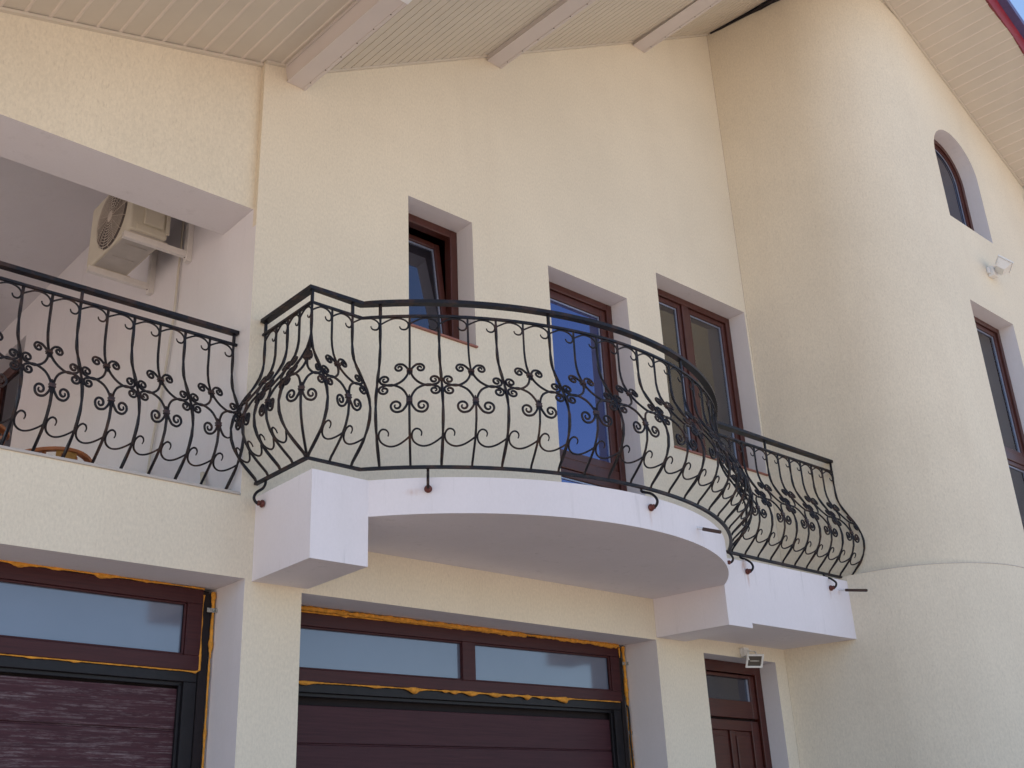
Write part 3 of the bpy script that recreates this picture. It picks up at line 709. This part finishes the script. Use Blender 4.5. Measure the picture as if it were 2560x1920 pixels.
def railing_bars(run, parent, kinds, top_hooks=True, bottom_hooks=True, skip_motif=(), posts=(), broken=()):
    nb = len(run.b)
    for i in range(nb):
        if kinds[i] is None: continue
        if kinds[i] == 'A':
            zs = [ZB + (ZT - ZB) * k / 60 for k in range(61)]
            mb = MB(); mb.sweep([run.at(i, z) for z in zs], rect(.0152, .0152), twist=.16)
            mb.build('baluster', 'iron', parent)
        else:
            mb = MB()
            mb.sweep([run.at(i, UZ - .045 + (ZT - UZ + .045) * k / 24) for k in range(25)], rect(.0137, .0137), taper=lambda t: min(1, .45 + t * 8))
            mb.sweep([run.at(i, ZB + (LZ + .045 - ZB) * k / 20) for k in range(21)], rect(.0145, .0145), taper=lambda t: min(1, .45 + (1 - t) * 8))
            o_ = mb.build('baluster', 'iron', parent)
            for zc in (UZ, LZ):
                c0, c1 = run.at(i, zc - .012), run.at(i, zc + .012)
                cm = MB(); tdir = (run.at(min(i + .05, nb - 1), zc) - run.at(max(i - .05, 0), zc)); tdir.z = 0; tdir.normalize()
                ax = (c1 - c0).normalized(); nrm = tdir.cross(ax)
                for (z_a, z_b, ww, hh) in ((-.013, -.006, .040, .022), (-.006, .006, .036, .019), (.006, .013, .040, .022)):
                    m0 = (c0 + c1) / 2
                    vs = []
                    for zz in (z_a, z_b):
                        for (sx, sy) in ((-1, -1), (1, -1), (1, 1), (-1, 1)): vs.append(m0 + ax * zz + tdir * sx * ww / 2 + nrm * sy * hh / 2)
                    cm.hexa(vs[:4], vs[4:])
                cm.build('collar', 'collar', o_)
    for i in range(nb):
        if kinds[i] != 'B': continue
        for zc, sh, nm in ((UZ, UPPER, 'upper'), (LZ, LOWER, 'lower')):
            for sg in (-1, 1):
                if (i + sg < 0) or (i + sg >= nb) or (min(i, i + sg) in skip_motif): continue
                pts = sh
                if (i, sg, nm) in broken: pts = sh[14:]
                sp_ = spline([(a, b_, 0) for a, b_ in pts], 2)
                P = [run.at(i + sg * min(p.x / .194, .965), zc + p.y, .0) for p in sp_]
                mb = MB(); mb.sweep(P, circ(.0079, 8), taper=lambda t: .62 + .38 * min(1, min(t, 1 - t) * 7))
                mb.build('scroll', 'iron', parent, smooth=True)
    for i in range(nb - 1):
        if top_hooks and i not in HT_SKIP:
            P = [run.at(i + p.x / .194, ZT - .006 + p.y) for p in spline([(a, b_, 0) for a, b_ in HOOK_T], 3)]
            mb = MB(); mb.sweep(P, circ(.0064, 6), taper=lambda t: 1 - .35 * max(0, t * 4 - 3)); mb.build('top_hook', 'iron', parent, smooth=True)
        if bottom_hooks and i not in HB_SKIP:
            P = [run.at(i + p.x / .194, ZB + p.y) for p in spline([(a, b_, 0) for a, b_ in HOOK_B], 3)]
            mb = MB(); mb.sweep(P, circ(.0065, 6), taper=lambda t: 1 - .35 * max(0, t * 4 - 3)); mb.build('bottom_hook', 'iron', parent, smooth=True)
    for i in posts:
        p = run.at(i, ZT); q = run.at(i, ZH)
        MB().sweep([p, q], rect(.017, .017)).build('short_post', 'iron', parent)

YR = -.63; RC, RRd = (5.69, 1.227), 2.640
bars = []; kinds = []
for k in range(5): bars.append(((3.422, -.03 - .59 * k / 4 - .01), (-1, 0))); kinds.append('A' if k % 2 == 0 else 'B')
bars[-1] = ((3.422, YR), (-1, 0))
bars.append(((3.422, YR), (-1, -1))); kinds.append('B')
bars.append(((3.422, YR), (0, -1))); kinds.append('A')
bars.append(((3.578, YR), (0, -1))); kinds.append('B')
bars.append(((3.738, YR), (0, -1))); kinds.append('A')
ARC0 = len(bars)
for k in range(21):
    t = R(-42.6 + 4.26 * k); bars.append(((RC[0] + RRd * math.sin(t), RC[1] - RRd * math.cos(t)), (math.sin(t), -math.cos(t)))); kinds.append('A' if k % 2 == 0 else 'B')
RT0 = len(bars)
for k in range(11): bars.append(((7.600 + .1815 * k, YR), (0, -1))); kinds.append('A' if k % 2 == 0 else 'B')
run = Run(bars)
rail = thing('balcony_railing', (5.6, -.7, 3.87), 'black wrought iron bellied railing curving around the white balcony in the middle', 'railing')
HT_SKIP = {4, 5}; HB_SKIP = {4, 5, ARC0 - 1, RT0 - 1}
railing_bars(run, rail, kinds, skip_motif=(ARC0 - 1, RT0 - 1), posts=(0, 4, 8, ARC0, ARC0 + 6, ARC0 + 13, ARC0 + 20, RT0 + 4, RT0 + 10))
kl = RC[0] - math.sqrt(RRd ** 2 - (RC[1] - YR) ** 2); kr = 2 * RC[0] - kl
ta = math.asin((RC[0] - kl) / RRd)
path2 = [(3.422, -.012), (3.422, YR), (kl, YR)] + [(RC[0] + RRd * math.sin(-ta + 2 * ta * i / 60), RC[1] - RRd * math.cos(-ta + 2 * ta * i / 60)) for i in range(1, 60)] + [(kr, YR), (9.43, YR)]
def rails(path2, parent, parts, dz=0):
    for nm, z, w_, h in parts:
        MB().sweep([(x, y, z + dz + drift(x)) for x, y in path2], rect(w_, h), up=(0, 0, 1)).build(nm, 'iron', parent)
rails(path2, rail, (('handrail', ZH + .008, .054, .026), ('top_rail', ZT, .022, .016)))
rails(path2[:-1] + [(9.33, YR)], rail, (('bottom_rail', ZB - .007, .026, .018),))

# goosenecks that carry the railing on the slab
def bracket(px, py, nx, ny, gap, zb=3.805):
    nv = Vector((nx, ny, 0)).normalized(); P0 = Vector((px, py, 0))     # on the slab face
    prof = [(-gap, ZB - .01), (-gap + .003, ZB - .035), (.012, ZB - .065), (.052, ZB - .098), (.070, zb + .035), (.066, zb + .012), (.048, zb - .004), (.034, zb - .002)]
    mb = MB(); mb.sweep([P0 + nv * o_ + Vector((0, 0, z + drift(px))) for o_, z, _ in spline([(a, b_, 0) for a, b_ in prof], 5)], circ(.0095, 8))
    br = mb.build('bracket', 'iron', rail, smooth=True)
    MB().lathe(P0 + Vector((0, 0, zb + drift(px) - .002)), nv, [(0, .012), (.003, .022), (.010, .026), (.018, .024), (.024, .015), (.027, .013), (.031, .017), (.039, .018), (.046, .013), (.049, .004)], 16).build('boss', 'copper', br, smooth=True)
bracket(3.430, -.113, -1, 0, .008)
for ang in (-38.5, 0.0, 44.2):
    t = R(ang); bracket(SC[0] + SR * math.sin(t), SC[1] - SR * math.cos(t), math.sin(t), -math.cos(t), .06)
bracket(7.72, YB, 0, -1, .045); bracket(8.97, YB, 0, -1, .045, 3.815)

# terrace railing
YT = .17
rail2 = thing('terrace_railing', (2.2, .17, 3.89), 'black wrought iron railing closing the left terrace opening above the sill', 'railing')
bars2 = [((3.297 - .1780 * k, YT), (0, -1)) for k in range(16, -1, -1)]
run2 = Run(bars2, -.035)
HT_SKIP = set(); HB_SKIP = set()
railing_bars(run2, rail2, ['A' if k % 2 == 0 else 'B' for k in range(17)], posts=(0, 5, 10, 16) if False else (0, 5, 10, 16), broken={(15, 1, 'lower')})
rails([(.3, YT), (3.321, YT)], rail2, (('handrail', ZH - .042, .054, .026), ('top_rail', ZT - .035, .022, .016), ('bottom_rail', ZB - .035, .024, .016)))

# ---------------------------------------------------------------- drain stubs
def stub(S0, d_, L, group_label):
    d_ = Vector(d_).normalized(); S0 = Vector(S0)
    t = thing('drain_pipe', S0, group_label, 'pipe', 'drain stubs in the balcony edge')
    MB().lathe(S0 - d_ * .03, d_, [(0, .011), (.03 + L * .27, .011), (.03 + L * .27, .009)], 12).build('sleeve', 'pipe_white', t, smooth=True, autos=True)
    MB().lathe(S0 + d_ * L * .25, d_, [(0, .013), (L * .75, .013), (L * .75, .010), (L * .72, .010)], 12).build('spout', 'pipe_dark', t, smooth=True, autos=True)
stub((6.203, -1.389, 3.78), (.245 * .17, -.97 * .17, -.063), .185, 'short dark drain pipe sticking out of the curved balcony edge')
stub((9.112, YB, 3.831), (0, -.282, -.0605), .29, 'dark drain pipe in white sleeve at the right end of the balcony')

# ---------------------------------------------------------------- air conditioner on the terrace side wall
ac = thing('air_conditioner', (XC, 1.35, 6.1), 'cream outdoor air conditioner unit hung on white brackets under the terrace ceiling', 'air conditioner')
ax0, ax1, ay0, ay1, az0, az1 = 2.80, 3.10, .98, 1.80, 6.150, 6.72
bd = MB(); bd.box(ax0 + .003, ax1, ay0, ay1, az0 + .004, az1); bd.build('casing', 'appliance', ac, bevel=.012)
bs = MB(); bs.box(ax0 + .02, ax1 - .02, ay0 + .02, ay1 - .02, az0 - .004, az0 + .003); bs.box(ax0 + .06, ax1 - .06, ay0 + .22, ay0 + .235, az0 - .009, az0 - .004); bs.box(ax0 + .06, ax1 - .06, ay0 + .45, ay0 + .465, az0 - .009, az0 - .004); bs.build('base_plate', 'appliance_base', ac, bevel=.002)
cy, cz_, rr = ay0 + .37, (az0 + az1) / 2 - .005, .268
MB().lathe((ax0 + .002, cy, cz_), (-1, 0, 0), [(0, rr), (.004, rr)], 40).build('fan_opening', 'grille_dark', ac)
gm = MB()
for k in range(1, 12):
    r_ = rr * k / 11.5
    gm.sweep([(ax0 - .014 - .006 * math.cos(k / 11 * 1.5), cy + r_ * math.cos(a_), cz_ + r_ * math.sin(a_)) for a_ in [2 * math.pi * i / 36 for i in range(37)]], circ(.003, 5), caps=False)
for k in range(16):
    a_ = 2 * math.pi * k / 16
    gm.sweep([(ax0 - .019, cy + .03 * math.cos(a_), cz_ + .03 * math.sin(a_)), (ax0 - .012, cy + rr * math.cos(a_), cz_ + rr * math.sin(a_)), (ax0, cy + (rr + .005) * math.cos(a_), cz_ + (rr + .005) * math.sin(a_))], circ(.0028, 5))
gm.lathe((ax0 - .017, cy, cz_), (-1, 0, 0), [(0, .045), (.005, .04)], 20)
gm.build('grille', 'wire', ac, smooth=True)
sc2 = MB(); sc2.box(ax0 + .10, ax0 + .255, ay0 - .028, ay0 + .001, az0 + .07, az0 + .40); sc2.box(ax0 + .275, ax1 + .01, ay0 - .016, ay0 + .001, az0 + .04, az1 - .05); sc2.box(ax0 + .05, ax1 - .02, ay0 - .010, ay0 + .001, az0 + .006, az0 + .06); sc2.build('service_cover', 'appliance', ac, bevel=.006)
fn = MB()
for k in range(26):
    fn.box(ax1 + .001, ax1 + .012, ay0 + .05, ay1 - .05, az0 + .03 + k * .02, az0 + .034 + k * .02)
fn.build('fin_grille', 'grille_dark', ac)
for yb in (1.03, 1.69):
    bm_ = MB()
    bm_.box(2.775, XC - .045, yb - .02, yb + .02, az0 - .064, az0 - .058)     # arm: U-channel
    bm_.box(2.775, XC - .045, yb - .02, yb - .016, az0 - .058, az0 - .012); bm_.box(2.775, XC - .045, yb + .016, yb + .02, az0 - .058, az0 - .012)
    bm_.box(XC - .045, XC - .001, yb - .028, yb + .028, az0 - .10, az0 + .50)
    bk_ = bm_.build('wall_bracket', 'white_metal', ac, bevel=.003)
    MB().lathe((XC - .0455, yb, az0 - .06), (-1, 0, 0), [(0, .008), (.006, .008), (.008, .004)], 10).build('bolt', 'pipe_dark', bk_)
    MB().box(2.81, 3.12, yb - .018, yb + .018, az0 - .012, az0 - .004).build('rubber_foot', 'cable', bk_)

cd = thing('cable_conduit', (XC, 1.2, 5), 'thin cream pipe running down the terrace side wall from the air conditioner', 'pipe')
MB().sweep(spline([(XC - .02, 1.17, 6.55), (XC - .02, 1.17, 6.25), (XC - .02, 1.185, 6.0), (XC - .02, 1.20, 5.6), (XC - .02, 1.30, 5.0), (XC - .02, 1.40, 4.5), (XC - .02, 1.42, 3.75)]), circ(.010, 8)).build('tube', 'cable', cd, smooth=True)
dp = thing('corner_pipe', (XC, .12, 4), 'pale pipe leaning at the foot of the terrace side wall near the railing end', 'pipe')
MB().sweep(spline([(XC - .05, .42, 3.73), (XC - .045, .44, 3.98), (XC - .025, .50, 4.16)]), circ(.018, 10)).build('tube', 'cable', dp, smooth=True)

# ---------------------------------------------------------------- cane chairs on the terrace
def chair(loc, rz_, label):
    t = thing('cane_chair', (0, 0, 0), label, 'chair', 'cane armchairs on the terrace')
    s_ = MB(); s_.prism([(.27 * math.cos(a_), .25 * math.sin(a_)) for a_ in [2 * math.pi * i / 24 for i in range(24)]], .40, .43); s_.build('seat', 'rattan', t, bevel=.006)
    c_ = MB(); c_.prism([(.24 * math.cos(a_), .22 * math.sin(a_)) for a_ in [2 * math.pi * i / 24 for i in range(24)]], .432, .50); c_.build('cushion', 'cushion', t, bevel=.02)
    def bk(a_, z): return (.29 * math.cos(a_), .27 * math.sin(a_), z)
    r_ = MB(); r_.sweep([bk(R(d_), .735 + .05 * math.cos(R(d_ - 90)) ** 2) for d_ in range(-30, 211, 8)], rect(.05, .028), up=(0, 0, 1)); r_.build('top_rail', 'rattan', t, bevel=.006)
    r2 = MB(); r2.sweep([bk(R(d_), .60) for d_ in range(-30, 211, 8)], circ(.012, 8)); r2.build('middle_rail', 'rattan', t, smooth=True)
    for d_ in range(-25, 206, 23):
        MB().sweep([(.25 * math.cos(R(d_)), .23 * math.sin(R(d_)), .43), bk(R(d_), .745)], rect(.03, .012)).build('spindle', 'rattan', t)
    bb = MB()
    for i in range(3):
        a_, b_ = R(60 + 10 * i), R(70 + 10 * i); bb.hexa([bk(a_, .62), bk(b_, .62), tuple(Vector(bk(b_, .62)) * 1.04), tuple(Vector(bk(a_, .62)) * 1.04)], [bk(a_, .77), bk(b_, .77), (bk(b_, 0)[0] * 1.04, bk(b_, 0)[1] * 1.04, .77), (bk(a_, 0)[0] * 1.04, bk(a_, 0)[1] * 1.04, .77)])
    bb.build('back_splat', 'cushion', t)
    for sx in (-1, 1):
        for sy in (-1, 1): MB().sweep([(sx * .18, sy * .17, .40), (sx * .22, sy * .21, 0)], circ(.016, 8)).build('leg', 'rattan', t, smooth=True)
    t.location = loc; t.rotation_euler = (0, 0, rz_)
    return t
chair((2.70, 1.75, 3.72), R(200), 'orange brown cane chair just showing its curved back above the terrace sill')
chair((1.97, 1.42, 3.72), R(150), 'orange brown cane chair peeking in at the far left edge of the terrace')

# ---------------------------------------------------------------- floodlights
def floodlight(loc, rz_, pitch, yaw, label, sc=1.0, drop=0.0):
    t = thing('floodlight', (0, 0, 0), label, 'floodlight', 'small white halogen floodlights on the walls')
    b1 = MB(); b1.box(-.04, .04, -.055, 0, -.055, .035); b1.box(-.055, -.04, -.03, 0, -.03, .03); b1.build('wall_box', 'lamp_white', t, bevel=.006)
    ar_ = MB(); ar_.sweep(spline([(.0, -.045, .0), (.0, -.075, -.005), (0, -.10, 0)]), circ(.009)); 
    ar_.sweep([(-.085, -.13, .02 + drop), (-.085, -.095, -.005), (.085, -.095, -.005), (.085, -.13, .02 + drop)], rect(.016, .004), up=(0, 0, 1)); ar_.build('yoke', 'lamp_white', t)
    Mx = Matrix.Translation((0, -.13, .02 + drop)) @ Matrix.Rotation(yaw, 4, 'Z') @ Matrix.Rotation(pitch, 4, 'X')
    def tb(mb, P8): mb.hexa([Mx @ Vector(p) for p in P8[:4]], [Mx @ Vector(p) for p in P8[4:]])
    h = MB(); # casing: frustum, wide front towards -Y
    tb(h, [(-.055, .07, -.035), (.055, .07, -.035), (.055, .07, .035), (-.055, .07, .035), (-.085, 0, -.065), (.085, 0, -.065), (.085, 0, .065), (-.085, 0, .065)])
    hs = h.build('head', 'lamp_white', t, bevel=.004)
    fr = MB(); 
    for (xa, xb, za, zb) in ((-.092, -.072, -.07, .07), (.072, .092, -.07, .07), (-.072, .072, .052, .07), (-.072, .072, -.07, -.052)):
        tb(fr, [(xa, .0, za), (xb, .0, za), (xb, .0, zb), (xa, .0, zb), (xa, -.014, za), (xb, -.014, za), (xb, -.014, zb), (xa, -.014, zb)])
    fr.build('bezel', 'lamp_white', hs, bevel=.002)
    rf = MB(); tb(rf, [(-.072, -.001, -.052), (.072, -.001, -.052), (.072, -.001, .052), (-.072, -.001, .052), (-.072, -.004, -.052), (.072, -.004, -.052), (.072, -.004, .052), (-.072, -.004, .052)]); rf.build('lens', 'lamp_glass', hs)
    tbm = MB(); tbm.sweep([Mx @ Vector((-.05, -.006, 0)), Mx @ Vector((.05, -.006, 0))], circ(.006)); tbm.build('bulb', 'reflector', hs, smooth=True)
    gd = MB()
    for k in (-2, -1, 0, 1, 2):
        gd.sweep([Mx @ Vector(p) for p in spline([(-.08, -.014, k * .02 - .01), (-.04, -.03, k * .02 - .01), (.04, -.03, k * .02 - .01), (.08, -.014, k * .02 - .01)], 3)], circ(.0018, 5))
    if pitch < -.3: gd.build('wire_guard', 'wire', hs)
    t.scale = (sc, sc, sc); t.location = loc; t.rotation_euler = (0, 0, rz_)
    return t
floodlight((8.45, 0, 3.318), 0, R(32), R(-28), 'white floodlight hanging above the brown entrance door', .9, -.128)
floodlight((11.42, YU, 7.47), 0, R(-48), R(35), 'white floodlight on the round wall between arched and tall window', 1.3)
